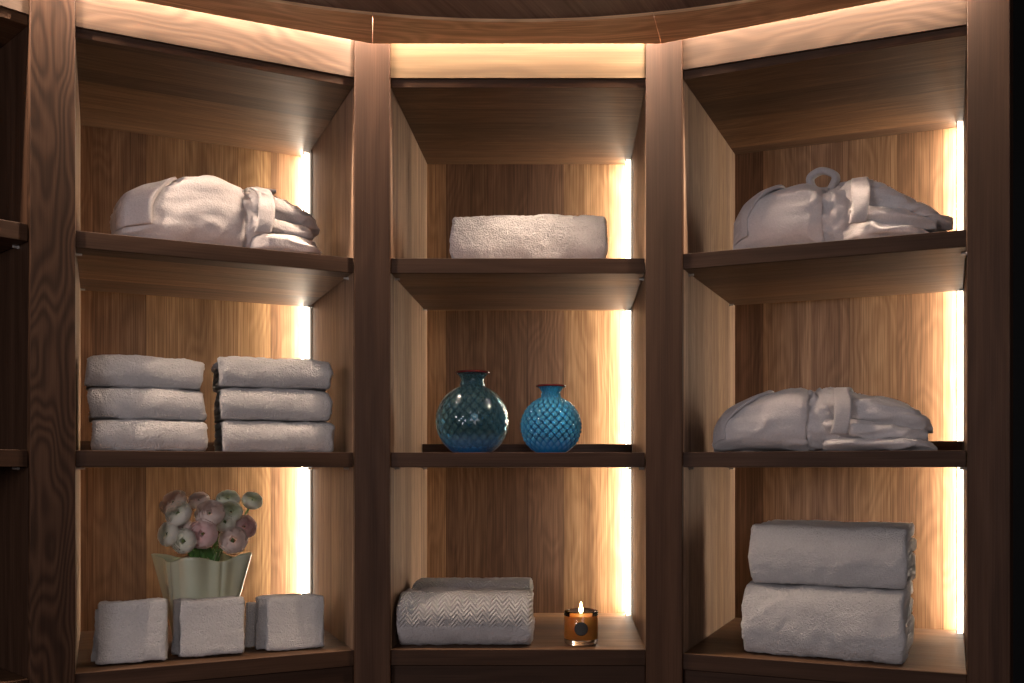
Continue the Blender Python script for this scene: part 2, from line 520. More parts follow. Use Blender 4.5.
def towel_bm(L, D, H, layers=4, seed=0, amp=0.003, fine=0.0014, sag=0.0, edge=0.005, xs=0.006, squash=0.5):
    pts, t = folded_profile(D, H, layers, squash=squash)
    P = [Vector(p) for p in pts]
    hw = t * 0.485
    left, right = [], []
    s = 0.0; S = []
    for i, p in enumerate(P):
        d = (P[min(i + 1, len(P) - 1)] - P[max(i - 1, 0)]).normalized()
        nrm = Vector((-d.y, d.x))
        if i: s += (p - P[i - 1]).length
        left.append(p + nrm * hw); right.append(p - nrm * hw); S.append(s)
    poly = left + right[::-1]
    cen = P + P[::-1]
    arcl = S + [-q for q in S[::-1]]
    n = len(poly)
    bm = bmesh.new()
    uvl = bm.loops.layers.uv.verify()
    nx = max(6, int(L / xs))
    xsn = [-L / 2, -L / 2 + 0.0025] + [-L / 2 + 0.006 + (L - 0.012) * i / nx for i in range(nx + 1)] + [L / 2 - 0.0025, L / 2]
    shr = [0.55, 0.86] + [1.0] * (nx + 1) + [0.86, 0.55]
    rings, so = [], seed * 13.7
    info = {}
    for j, (x, k) in enumerate(zip(xsn, shr)):
        ring = []
        ef = abs(x) / (L / 2)
        for i in range(n):
            q = cen[i] + (poly[i] - cen[i]) * k
            lay = cen[i].y / H * layers
            xo = x
            if ef > 0.75:
                w = (ef - 0.75) / 0.25
                sg = 1 if x > 0 else -1
                xo += sg * w * edge * (noise.noise(Vector((so + sg * 5, math.floor(lay) * 3.1, q.x * 14))) * 1.4 + noise.noise(Vector((so + sg * 9, q.y * 60, q.x * 30))) * 0.5)
            zf = q.y / H
            zz_ = q.y - sag * (ef ** 3) * zf * H + 0.02 * H * zf * noise.noise(Vector((x * 9 + so, 1.3, q.x * 9)))
            v = bm.verts.new((xo, q.x, zz_))
            info[v] = (xo, arcl[i])
            ring.append(v)
        rings.append(ring)
    for A, B in zip(rings[:-1], rings[1:]):
        for i in range(n):
            bm.faces.new((A[i], A[(i + 1) % n], B[(i + 1) % n], B[i]))
    bm.faces.new(rings[0]); bm.faces.new(rings[-1][::-1])
    bmesh.ops.recalc_face_normals(bm, faces=bm.faces[:])
    for f in bm.faces:
        for l in f.loops:
            l[uvl].uv = info[l.vert]
    bm.normal_update()
    off = {}
    for v in bm.verts:
        p = v.co + Vector((so, so * 0.7, 0))
        d = amp * noise.noise(p * 17) + amp * 0.6 * noise.noise(p * 42) + fine * noise.noise(p * 150) + fine * 0.8 * noise.noise(p * 330)
        off[v] = v.normal * d
    for v, d in off.items():
        v.co += d
        if v.co.z < 0: v.co.z = 0
    zmin = min(v.co.z for v in bm.verts)
    for v in bm.verts: v.co.z -= zmin
    ymin = min(v.co.y for v in bm.verts)
    for v in bm.verts: v.co.y -= ymin
    return bm

def towel(bay, px0, px1, v, z, D, H, label, group, seed, layers=4, mat=None, rot=0.0, name='folded_towel', cat='towel', **kw):
    a0, a1 = bay.solve(px0, v), bay.solve(px1, v)
    L = a1 - a0
    bm = towel_bm(L, D, H, layers, seed, **kw)
    p = bay.pt((a0 + a1) / 2, v)
    o = obj(name, bm, mat or M_terry, smooth=True, loc=(p.x, p.y, z), rotz=bay.a + rot)
    return tag(o, label, cat, group)

# two stacks of three on the middle shelf of the flower bay
v0 = 0.035
hs = [0.063, 0.063, 0.066]
z = SH2
for i, (x0, x1) in enumerate(((93, 206), (90, 205), (87, 203))):
    pos = ['bottom', 'middle', 'topmost'][i]
    towel(LB, x0, x1, v0 + 0.004 * i, z, 0.24, hs[i], 'white folded terry towel, %s of the stack standing closer to the dark unlit bay' % pos,
          'stacked terry towels', 11 + i, sag=0.14 if i == 2 else 0.02)
    z += hs[i] + 0.001
z = SH2
for i, (x0, x1) in enumerate(((223, 334), (222, 332), (221, 332))):
    pos = ['bottom', 'middle', 'topmost'][i]
    towel(LB, x0, x1, v0 - 0.002 * i, z, 0.24, [0.067, 0.068, 0.064][i], 'white folded terry towel, %s of the stack in front of the glowing light strip' % pos,
          'stacked terry towels', 31 + i, rot=math.radians(-1.5), sag=0.05)
    z += [0.067, 0.068, 0.064][i] + 0.001

towel(CB, 451, 607, 0.07, SH1, 0.22, 0.121, 'single thick white folded towel lying alone above the blue vases', None, 51, squash=0.35, sag=0.05, amp=0.004)

# bath towels at the bottom of the bathrobe bay
towel(RB, 740, 904, 0.020, SHB, 0.30, 0.148, 'large white bath towel, lower of the tall pair under the bathrobes', 'large bath towels', 61, rot=math.radians(-2), amp=0.004, edge=0.004, squash=0.4)
towel(RB, 748, 906, 0.030, SHB + 0.149, 0.28, 0.123, 'large white bath towel, upper of the tall pair under the bathrobes', 'large bath towels', 62, rot=math.radians(-2), amp=0.004, edge=0.004, squash=0.4)

# patterned hand towels beside the candle
CHEV = (0.04, 0.135)
M_chev = make_terry('chevron_towel', (0.62, 0.585, 0.58), chevron=True)
towel(CB, 396, 531, 0.012, SHB, 0.125, 0.121, 'front white towel with woven chevron band, lying beside the lit candle', 'chevron towels', 71, mat=M_chev, squash=0.8, sag=0.03, amp=0.003, edge=0.003)
towel(CB, 411, 531, 0.145, SHB, 0.13, 0.127, 'white chevron towel mostly hidden behind the front chevron towel', 'chevron towels', 72, mat=M_chev, squash=0.8, amp=0.003, edge=0.003)

# washcloths standing upright in front of the flower vase
def washcloth(px0, px1, pytop, v, thick, label, seed, lean=4.0, rot=0.0):
    a0, a1 = LB.solve(px0, v), LB.solve(px1, v)
    L = a1 - a0
    pm = (px0 + px1) / 2
    H = LB.z(pm, pytop, v) - SHB
    bm = towel_bm(L, H, thick, 4, seed, amp=0.003, fine=0.0016, edge=0.004, xs=0.005)
    # stand it up, fold uppermost
    R = Matrix.Rotation(-PI / 2, 4, 'X')
    bmesh.ops.transform(bm, matrix=R, verts=bm.verts[:])
    ztop = max(v_.co.z for v_ in bm.verts)
    for v_ in bm.verts:
        k = 1 - (v_.co.z - (ztop - H)) / H          # 0 top .. 1 bottom
        v_.co.x *= 1 + 0.05 * k * k
        v_.co.y += 0.0
    bmesh.ops.transform(bm, matrix=Matrix.Rotation(math.radians(-lean), 4, 'X'), verts=bm.verts[:])
    zmin = min(v_.co.z for v_ in bm.verts); ymin = min(v_.co.y for v_ in bm.verts)
    for v_ in bm.verts: v_.co.z -= zmin; v_.co.y -= ymin
    p = LB.pt((a0 + a1) / 2, v)
    o = obj('washcloth', bm, M_terry, smooth=True, loc=(p.x, p.y, SHB + 0.0005), rotz=LB.a + rot)
    return tag(o, label, 'washcloth', 'washcloths standing by the flower vase')

g5 = math.radians(5)
washcloth(97, 166, 600, 0.044, 0.030, 'white upright folded washcloth in front, standing farthest from the light strip', 81, rot=-g5)
washcloth(94, 160, 608, 0.082, 0.026, 'shadowed washcloth behind the one farthest from the light strip', 82, rot=-g5)
washcloth(181, 243, 598, 0.046, 0.032, 'white upright folded washcloth directly in front of the flower vase', 83, rot=-g5)
washcloth(174, 238, 598, 0.084, 0.028, 'washcloth tucked behind the one directly before the flower vase', 84, rot=-g5)
washcloth(269, 323, 596, 0.048, 0.026, 'frontmost washcloth of the trio under the light strip', 85, rot=-g5 * 0.4)
washcloth(258, 312, 594, 0.080, 0.026, 'middle washcloth of the trio under the light strip', 86, rot=-g5 * 0.4)
washcloth(247, 301, 601, 0.112, 0.024, 'rearmost washcloth of the trio under the light strip', 87, rot=-g5 * 0.4)

# ------------------------------------------------------------------ bathrobes
def cr(vals, t):
    """Catmull-Rom through a list of tuples at parameter t in 0..len-1"""
    n = len(vals)
    i = min(int(t), n - 2); f = t - i
    p0, p1, p2, p3 = vals[max(i - 1, 0)], vals[i], vals[i + 1], vals[min(i + 2, n - 1)]
    return [0.5 * (2 * b + (c - a) * f + (2 * a - 5 * b + 4 * c - d) * f * f + (3 * b - a - 3 * c + d) * f ** 3) for a, b, c, d in zip(p0, p1, p2, p3)]

def loft(bm, st, rings=60, nseg=72, ex=0.75, seed=0, wr=0.007, wdir=(10, 26, 26), cap0=True, cap1=True, shift=None, lump=0.004):
    """st: (x, yc, z0, z1, halfwidth). Soft closed cloth form with wrinkles along wdir."""
    so = Vector((seed * 7.3, seed * 3.1, seed * 1.7))
    R = []
    span = {}
    for j in range(rings + 1):
        x, yc, z0, z1, hw = cr(st, (len(st) - 1) * j / rings)
        ring = []
        zc, hh = (z0 + z1) / 2, max((z1 - z0) / 2, 0.001)
        hw = max(hw, 0.001)
        for k in range(nseg):
            a = 2 * PI * k / nseg
            c, s = math.cos(a), math.sin(a)
            y = yc + hw * math.copysign(abs(c) ** ex, c)
            z = zc + hh * math.copysign(abs(s) ** ex, s)
            nv = bm.verts.new((x + (shift(y, z) if shift else 0), y, z))
            span[nv] = max(0.0, z1 - z0)
            ring.append(nv)
        R.append(ring)
    fs = []
    for A, B in zip(R[:-1], R[1:]):
        for k in range(nseg):
            fs.append(bm.faces.new((A[k], A[(k + 1) % nseg], B[(k + 1) % nseg], B[k])))
    for ring, fl in ((R[0], True), (R[-1], False)):
        c = bm.verts.new(sum((v.co for v in ring), Vector()) / nseg)
        span[c] = span[ring[0]]
        for k in range(nseg):
            a, b = ring[k], ring[(k + 1) % nseg]
            fs.append(bm.faces.new((c, b, a) if fl else (c, a, b)))
    bmesh.ops.recalc_face_normals(bm, faces=fs)
    vs = list({v for f in fs for v in f.verts})
    for f in fs: f.normal_update()
    for v in vs: v.normal_update()
    offs = []
    for v in vs:
        p = v.co + so
        q = Vector((p.x * wdir[0], p.y * wdir[1], p.z * wdir[2]))
        n1 = noise.noise(q + 0.5 * Vector((noise.noise(p * 18), noise.noise(p * 18 + Vector((9, 0, 0))), 0)))
        ridge = (1 - min(1, abs(n1) * 3.2)) - 0.35
        d = lump * noise.noise(p * 13) + wr * ridge * (0.4 + 0.6 * max(0, noise.noise(p * 8 + Vector((3, 3, 3))) + 0.4)) + 0.0008 * noise.noise(p * 160)
        offs.append((v, v.normal * d * min(1.0, span[v] / 0.03)))
    for v, d in offs:
        v.co += d
    return vs

def band(bm, x0f, z0, z1, hw, yc, width, thick, nseg=64, a0=-0.35, a1=PI + 0.35, ex=0.75, wob=0.0, seed=0):
    """a strap following a section outline, from angle a0 to a1; x0f(y, z) gives its x."""
    zc, hh = (z0 + z1) / 2, (z1 - z0) / 2
    m = 6
    outer = []
    rows = []
    for k in range(nseg + 1):
        a = a0 + (a1 - a0) * k / nseg
        c, s = math.cos(a), math.sin(a)
        y = yc + hw * math.copysign(abs(c) ** ex, c)
        z = zc + hh * math.copysign(abs(s) ** ex, s)
        nrm = Vector((0, c / hw, s / hh)).normalized()
        sec = []
        wl = width * (1 + 0.15 * noise.noise(Vector((a * 2, seed, 0))))
        for i in range(2 * m):
            b = 2 * PI * i / (2 * m)
            dx = wl / 2 * math.copysign(abs(math.cos(b)) ** 0.6, math.cos(b))
            dn = thick / 2 * math.copysign(abs(math.sin(b)) ** 0.6, math.sin(b)) + thick * 0.4
            dn += wob * noise.noise(Vector((a * 3, dx * 60, seed)))
            p = Vector((x0f(y, z) + dx, y, max(z, 0.001))) + nrm * dn
            if p.z < 0.0005: p.z = 0.0005
            sec.append(bm.verts.new(p))
        rows.append(sec)
    n = 2 * m
    for A, B in zip(rows[:-1], rows[1:]):
        for i in range(n):
            bm.faces.new((A[i], A[(i + 1) % n], B[(i + 1) % n], B[i]))
    bm.faces.new(rows[0][::-1]); bm.faces.new(rows[-1])

def strap(bm, pts, width, thick, wdir, n=8, tw=0.0):
    """flat ribbon with rounded edges along pts (Catmull-Rom), width along wdir"""
    N = 10 * (len(pts) - 1)
    rows = []
    wd0 = Vector(wdir).normalized()
    C = [Vector(cr(pts, (len(pts) - 1) * j / N)) for j in range(N + 1)]
    for j, p in enumerate(C):
        t = (C[min(j + 1, N)] - C[max(j - 1, 0)]).normalized()
        wd = (wd0 - t * wd0.dot(t)).normalized()
        nn = t.cross(wd)
        sec = []
        for i in range(2 * n):
            b = 2 * PI * i / (2 * n)
            sec.append(bm.verts.new(p + wd * width / 2 * math.copysign(abs(math.cos(b)) ** 0.6, math.cos(b)) + nn * thick / 2 * math.copysign(abs(math.sin(b)) ** 0.7, math.sin(b))))
        rows.append(sec)
    for A, B in zip(rows[:-1], rows[1:]):
        for i in range(2 * n):
            bm.faces.new((A[i], A[(i + 1) % (2 * n)], B[(i + 1) % (2 * n)], B[i]))
    bm.faces.new(rows[0][::-1]); bm.faces.new(rows[-1])

def robe(bay, zsh, v, body, collar, belt_px, belt_top, lobes, label, seed, loop=None, tab=None, hwid=0.105):
    """All outlines are (px, py) read at the robe's middle line, v metres behind the shelf front."""
    pxc = body[0][0]
    a0 = bay.solve(body[0][0], v)
    o2 = bay.pt(a0, v)
    t = thing('bathrobe', label, 'bathrobe', (o2.x, o2.y, zsh + 0.0008), bay.a, 'folded bathrobes')
    def X(px): return bay.solve(px, v) - a0
    def Zt(px, py): return max(0.004, bay.z(px, py, v) - zsh)
    # main rolled body: closes softly at the outer end, cupped open end beside the belt
    st = []
    n = len(body)
    for i, (px, py, w) in enumerate(body):
        st.append((X(px), 0.0, 0.0, Zt(px, py), hwid * w))
    xe = st[-1][0]; ze = st[-1][3]; we = st[-1][4]
    # fold back into the roll: recess
    st += [(xe + 0.004, 0.0, 0.006, ze - 0.006, we - 0.006), (xe - 0.004, 0.0, 0.016, ze - 0.018, we - 0.02), (xe - 0.030, 0, 0.022, ze - 0.03, we - 0.032), (xe - 0.045, 0, 0.03, ze - 0.045, we - 0.05)]
    bm = bmesh.new()
    loft(bm, st, 96, 96, 0.72, seed, 0.0075, (7, 12, 24))
    for v_ in bm.verts:
        if v_.co.z < 0: v_.co.z = 0
    obj('body', bm, M_robe, t, True)
    # crumpled inner layers showing at the open end and running out under the belt
    for j, (pts, wj, yj) in enumerate(lobes):
        stl = []
        for (px, pt, pb, w) in pts:
            zb_ = max(0.0, bay.z(px, pb, v) - zsh)
            stl.append((X(px), yj, zb_, max(zb_ + 0.004, bay.z(px, pt, v) - zsh), hwid * w * wj))
        bm = bmesh.new()
        loft(bm, stl, 70, 64, 0.85, seed + 3 + j * 2, 0.016 if j == 0 else 0.009, (26, 30, 40) if j == 0 else (6, 18, 60), lump=0.006)
        for v_ in bm.verts:
            if v_.co.z < 0: v_.co.z = 0
        obj('sleeve', bm, M_robe, t, True)
    # collar: an outer layer hugging the closed end, with a slanted front edge
    ce0, ce1, ctop = collar
    bm = bmesh.new()
    xa, xb = X(ce0), X(ce1)
    rows = []
    NS, NA = 26, 60
    def sec(x):
        # section of the body at x
        for i in range(n - 1):
            if st[i][0] <= x <= st[i + 1][0] or i == n - 2:
                k = (len(st) - 1)
                f = min(max((x - st[i][0]) / max(1e-6, st[i + 1][0] - st[i][0]), 0), 1)
                return cr(st, i + f)
    so = seed * 2.9
    for k in range(NA + 1):
        a = -0.25 + (PI + 0.5) * k / NA
        row = []
        for j in range(NS + 1):
            c, s = math.cos(a), math.sin(a)
            f = j / NS
            # slanted edge: lower edge reaches xa, upper edge reaches xb
            edge = xa + (xb - xa) * max(0, s) ** 1.6
            x = X(body[0][0]) + 0.006 + (edge - X(body[0][0]) - 0.006) * f
            _, yc, z0, z1, hw = sec(x)
            thick = 0.005 + 0.004 * f + 0.002 * noise.noise(Vector((x * 30, a * 3, so)))
            if j == NS: thick = 0.0005
            y = yc + (hw + thick) * math.copysign(abs(c) ** 0.72, c)
            zc, hh = (z0 + z1) / 2, (z1 - z0) / 2 + thick
            z_ = zc + hh * math.copysign(abs(s) ** 0.72, s)
            row.append(bm.verts.new((x, y, max(z_, 0.0003))))
        rows.append(row)
    for A, B in zip(rows[:-1], rows[1:]):
        for j in range(NS):
            bm.faces.new((A[j], A[j + 1], B[j + 1], B[j]))
    co = obj('collar', bm, M_collar, t, True)
    md = co.modifiers.new('thickness', 'SOLIDIFY'); md.thickness = 0.003; md.offset = -1
    # belt tied round the bundle
    bm = bmesh.new()
    bx = X(belt_px[0]); bx2 = X(belt_px[1])
    zt = Zt(belt_px[1], belt_top)
    def bxf(y, z_): return bx + (bx2 - bx) * math.sin(PI * min(max(z_ / zt, 0), 1) * 0.8)
    band(bm, bxf, 0.0, zt, hwid * 1.02, -0.018, 0.034, 0.005, wob=0.003, seed=seed)
    if loop:
        strap(bm, [(X(px), yy, Zt(px, py)) for (px, py, yy) in loop], 0.024, 0.015, (0.25, 1, 0.1))
    if tab:
        strap(bm, [(X(px), yy, Zt(px, py)) for (px, py, yy) in tab], 0.024, 0.008, (0.3, 1, 0))
    obj('belt', bm, M_belt, t, True)
    return t

# robe above the towel stacks
robe(LB, SH1, 0.158,
     [(111, 240, 0.30), (114, 213, 0.62), (124, 201, 0.85), (142, 194, 0.97), (165, 188, 1.0), (190, 181, 1.0), (212, 180, 1.0), (230, 189, 0.97), (237, 193, 0.92)],
     (150, 178, 0), (247, 258), 197,
     [([(214, 202, 240, 0.5), (230, 198, 260, 0.74), (246, 196, 262, 0.86), (262, 200, 258, 0.8)], 1.0, 0.0),
      ([(245, 193, 228, 0.7), (256, 193, 232, 0.88), (268, 200, 234, 0.9), (286, 211, 236, 0.86), (304, 221, 238, 0.7), (315, 230, 238, 0.3)], 1.0, -0.005),
      ([(246, 222, 246, 0.75), (262, 224, 248, 0.96), (282, 229, 250, 0.95), (300, 235, 252, 0.8), (308, 240, 250, 0.4)], 1.0, -0.012),
      ([(246, 240, 264, 0.7), (262, 240, 266, 0.98), (282, 243, 267, 0.98), (302, 248, 268, 0.9), (312, 254, 268, 0.5)], 1.0, -0.018)],
     'white folded bathrobe with tied belt above the six stacked towels', 5,
     tab=[(246, 197, -0.02), (254, 194, -0.025), (264, 195, -0.03), (273, 196, -0.03)])
# robe with a looped belt on the top shelf
robe(RB, SH1, 0.158,
     [(737, 250, 0.30), (740, 226, 0.62), (750, 211, 0.85), (766, 200, 0.97), (788, 193, 1.0), (808, 190, 1.0), (820, 192, 0.97), (826, 195, 0.93)],
     (757, 788, 0), (857, 866), 187,
     [([(800, 205, 240, 0.5), (818, 200, 258, 0.74), (842, 193, 258, 0.86), (862, 192, 254, 0.8)], 1.0, 0.0),
      ([(838, 192, 216, 0.35), (852, 186, 220, 0.75), (866, 186, 222, 0.9), (884, 191, 224, 0.88), (906, 202, 226, 0.8), (932, 212, 230, 0.55), (952, 220, 229, 0.15)], 1.0, -0.004),
      ([(852, 212, 238, 0.7), (868, 212, 240, 0.95), (890, 215, 240, 0.95), (914, 219, 238, 0.8), (936, 224, 236, 0.4)], 1.0, -0.012),
      ([(848, 232, 262, 0.6), (868, 231, 258, 0.97), (890, 232, 254, 0.97), (912, 234, 250, 0.85), (928, 238, 247, 0.4)], 1.0, -0.018)],
     'white folded bathrobe with a standing belt loop on the highest shelf', 9,
     loop=[(832, 193, -0.02), (837, 181, -0.02), (831, 175, -0.015), (821, 173, -0.01), (811, 179, -0.005), (813, 188, 0.0), (824, 191, 0.005), (845, 186, 0.0), (860, 187, -0.01)])
# robe on the middle shelf
robe(RB, SH2, 0.150,
     [(717, 450, 0.30), (720, 428, 0.62), (731, 413, 0.85), (750, 403, 0.97), (774, 395, 1.0), (792, 391, 1.0), (804, 391, 0.97), (810, 393, 0.93)],
     (735, 775, 0), (838, 849), 391,
     [([(784, 402, 440, 0.5), (802, 397, 457, 0.74), (826, 393, 457, 0.86), (846, 394, 454, 0.8)], 1.0, 0.0),
      ([(812, 398, 420, 0.35), (830, 391, 422, 0.75), (848, 393, 424, 0.9), (870, 398, 428, 0.9), (896, 401, 432, 0.86), (918, 410, 434, 0.72), (932, 423, 433, 0.25)], 1.0, -0.004),
      ([(830, 416, 440, 0.75), (852, 417, 442, 0.96), (880, 421, 444, 0.97), (908, 426, 445, 0.85), (928, 432, 444, 0.5)], 1.0, -0.012),
      ([(828, 437, 459, 0.7), (850, 437, 459, 0.98), (880, 438, 459, 1.0), (908, 439, 458, 0.95), (928, 443, 458, 0.75), (937, 449, 457, 0.4)], 1.0, -0.018)],
     'greyish white folded bathrobe lying directly above the tall towel stack', 14)

# ------------------------------------------------------------------ blue glass vases
def glass_mat(name, col, rough=0.02, trans=1.0, deep=None, rib=0.5):
    m, nt, b = new_mat(name)
    g = NB(nt)
    tc = g.n('ShaderNodeTexCoord')
    nz = g.noise(tc.outputs['Object'], 90.0, 3.0)
    c = g.mixc(nz, tuple(x * 0.82 for x in col) + (1,), tuple(min(1, x * 1.1) for x in col) + (1,))
    g.l(c, b.inputs['Base Color'])
    if deep is not None:      # thicker, deeper coloured glass towards the foot
        sp = g.n('ShaderNodeSeparateXYZ'); g.l(tc.outputs['Object'], sp.inputs[0])
        uvn = g.n('ShaderNodeUVMap')
        su = g.n('ShaderNodeSeparateXYZ'); g.l(uvn.outputs[0], su.inputs[0])
        dia = g.math('MULTIPLY', g.math('ABSOLUTE', g.math('SINE', g.math('ADD', su.outputs[0], su.outputs[1]))),
                     g.math('ABSOLUTE', g.math('SINE', g.math('SUBTRACT', su.outputs[0], su.outputs[1]))))
        thick = g.maprange(dia, 0.05, 0.6, rib, 1.25)
        c = g.mixc(1.0, c, g.comb(g.math('POWER', thick, 1.6), thick, g.math('POWER', thick, 0.6)), 'MULTIPLY')
        f = g.maprange(sp.outputs[2], 0.0, 0.045, 1.0, 0.0)
        g.l(g.mixc(f, c, deep + (1,)), b.inputs['Base Color'])
        g.l(g.math('SUBTRACT', trans, g.math('MULTIPLY', f, 0.45)), b.inputs['Transmission Weight'])
    else:
        b.inputs['Transmission Weight'].default_value = trans
    b.inputs['Roughness'].default_value = rough
    b.inputs['IOR'].default_value = 1.45
    return m
M_blue = glass_mat('blue_glass', (0.30, 0.62, 0.80), 0.02, 0.965, (0.03, 0.22, 0.55), 0.8)
M_blue2 = glass_mat('turquoise_glass', (0.16, 0.60, 0.92), 0.03, 0.80, (0.02, 0.28, 0.68), 0.42)
M_rim = plain('dark_red_rim', (0.09, 0.012, 0.012), 0.12)

def glass_vase(px, v, body_w, h_total, h_body, neck_w, rim_w, relief, nd, mat, label, hn=None):
    a = CB.solve(px, v)
    p = CB.pt(a, v)
    k = CB.depth(px, v) / F
    R = body_w / 2 * k; H = h_total * k; HB = h_body * k; RN = neck_w / 2 * k; RR = rim_w / 2 * k
    t = thing('glass_vase', label, 'vase', (p.x, p.y, SH2 + 0.0005), 0.3, 'blue glass vases')
    prof = []
    base_r = R * 0.50
    zc = HB * 0.5
    N = 96
    a_start = math.asin(base_r / R)
    a_end = PI - math.asin(min(0.99, RN * 1.15 / R))
    ry = HB / 2 / math.cos(a_start) if False else HB / 2
    z_lo = -math.cos(a_start)
    for i in range(N + 1):
        a_ = a_start + (a_end - a_start) * i / N
        z_ = (-math.cos(a_) - z_lo) / (1 - z_lo + 0.0) * HB
        prof.append((R * math.sin(a_), z_))
    zb = prof[-1][1]
    M = 14
    for i in range(1, M + 1):
        f = i / M
        z_ = zb + (H - zb) * f
        r = RN * (1.15 - 0.15 * min(1, f * 2.2)) + (RR - RN) * max(0, (f - 0.35) / 0.65) ** 2.0
        prof.append((r, z_))
    def fn(r, z_, an, i):
        w = min(1, max(0, (z_ - 0.004) / 0.02))
        tw = z_ / HB * PI * nd * 0.31
        d2 = abs(math.sin(nd / 2 * an + tw)) * abs(math.sin(nd / 2 * an - tw))
        return r * (1 + relief * w * (d2 - 0.5))
    bm = bmesh.new()
    outer = [(0.0, 0.0), (base_r * 0.6, 0.0)] + prof
    wall = 0.0035
    inner = [(max(0.001, r - wall), z_) for r, z_ in prof if z_ > 0.006][::-1] + [(base_r * 0.7, 0.006), (0.0, 0.006)]
    def fn2(r, z_, an, i):
        return fn(r, z_, an, i) if i < len(outer) else r * 1.0
    rgs = lathe(bm, outer + inner, nd * 12, fn2)
    uvl = bm.loops.layers.uv.verify()
    ang = {}
    for rg in rgs:
        for k_, v_ in enumerate(rg):
            ang[v_] = k_
    NS_ = nd * 12
    for f_ in bm.faces:
        ks = [ang[l.vert] for l in f_.loops]
        wrap = max(ks) - min(ks) > NS_ / 2
        for l, k_ in zip(f_.loops, ks):
            kk = k_ + NS_ if wrap and k_ < NS_ / 2 else k_
            l[uvl].uv = (nd / 2 * 2 * PI * kk / NS_, l.vert.co.z / HB * PI * nd * 0.31)
    obj('glass_body', bm, mat, t, True)
    bm = bmesh.new()
    lathe(bm, [(RR - wall - 0.001, H - 0.001), (RR - wall * 0.5, H + 0.0035), (RR + 0.002, H + 0.0022), (RR + 0.003, H - 0.0006), (RR + 0.0005, H - 0.002), (RR - wall - 0.001, H - 0.001)], 64)
    r_ = obj('rim', bm, M_rim, t, True); r_['label'] = 'dark red rim'
    return t

glass_vase(472.5, 0.095, 73, 80, 69, 23, 33, 0.012, 22, M_blue, 'larger round smoky blue glass vase with a dark red rim')
glass_vase(551.0, 0.080, 60, 66.5, 57, 18, 28, 0.075, 22, M_blue2, 'smaller turquoise glass vase with a raised diamond pattern')

# ------------------------------------------------------------------ candle
M_clear = glass_mat('clear_glass', (0.97, 0.97, 0.95), 0.0)
m, nt, b = new_mat('amber_wax')
g = NB(nt)
tc = g.n('ShaderNodeTexCoord')
sp = g.n('ShaderNodeSeparateXYZ'); g.l(tc.outputs['Object'], sp.inputs[0])
nz = g.noise(tc.outputs['Object'], 70.0)
g.l(g.mixc(nz, (0.55, 0.20, 0.035, 1), (0.68, 0.28, 0.05, 1)), b.inputs['Base Color'])
b.inputs['Roughness'].default_value = 0.3
b.inputs['Subsurface Weight'].default_value = 0.5
b.inputs['Subsurface Radius'].default_value = (0.03, 0.010, 0.003)
b.inputs['Subsurface Scale'].default_value = 0.5
M_wax = m
M_label = plain('black_paper_label', (0.018, 0.016, 0.015), 0.6)
M_wick = plain('wick', (0.02, 0.015, 0.012), 0.9)
M_flame = emitter('candle_flame', (1.0, 0.68, 0.30), 45.0)

cv = 0.075
ck = CB.depth(581, cv) / F
cp = CB.pt(CB.solve(581, cv), cv)
ct = thing('candle', 'lit amber candle in a clear glass tumbler beside the chevron towels', 'candle', (cp.x, cp.y, SHB + 0.0005), 0)
CR, CH = 17 * ck, 33 * ck
bm = bmesh.new()
w = 0.0028
lathe(bm, [(0, 0), (CR * 0.86, 0), (CR * 0.94, 0.0015), (CR * 0.97, 0.005), (CR, 0.02), (CR, CH - 0.002), (CR - w * 0.5, CH), (CR - w, CH - 0.002), (CR - w, 0.0125), (CR - w - 0.003, 0.0115), (0, 0.0115)], 64)
obj('glass_tumbler', bm, M_clear, ct, True)
bm = bmesh.new()
WZ = CH * 0.85
lathe(bm, [(0, 0.0122), (CR - w - 0.003, 0.0116), (CR - w + 0.0002, 0.0126), (CR - w + 0.0002, WZ), (CR - w - 0.002, WZ + 0.0006), (CR * 0.5, WZ - 0.001), (0, WZ - 0.0015)], 64)
obj('wax', bm, M_wax, ct, True)
bm = bmesh.new()
tube(bm, [(0, 0, WZ - 0.003), (0.0005, 0, WZ + 0.004), (0.001, 0, WZ + 0.009)], 0.0009, 8)
obj('wick', bm, M_wick, ct, True)
bm = bmesh.new()
fp = [(0, WZ + 0.004), (0.0028, WZ + 0.006), (0.0044, WZ + 0.010), (0.0043, WZ + 0.015), (0.0030, WZ + 0.021), (0.0014, WZ + 0.027), (0, WZ + 0.031)]
lathe(bm, fp, 20)
obj('flame', bm, M_flame, ct, True)
bm = bmesh.new()      # round label bent round the glass front
rows = []
LR = CR * 0.40
for i in range(9):
    rr = LR * i / 8
    row = []
    for k in range(32):
        a = 2 * PI * k / 32
        sx, sz = rr * math.cos(a), rr * math.sin(a)
        an = sx / CR
        row.append(bm.verts.new((CR * math.sin(an) * 1.012, -CR * math.cos(an) * 1.012, CH * 0.52 + sz)))
    rows.append(row)
for A, B in zip(rows[:-1], rows[1:]):
    for k in range(32):
        bm.faces.new((A[k], A[(k + 1) % 32], B[(k + 1) % 32], B[k]))
bmesh.ops.remove_doubles(bm, verts=bm.verts[:], dist=1e-6)
lo = obj('paper_label', bm, M_label, ct, True)
lo['label'] = 'round black label'
md = lo.modifiers.new('thickness', 'SOLIDIFY'); md.thickness = 0.0003; md.offset = 1

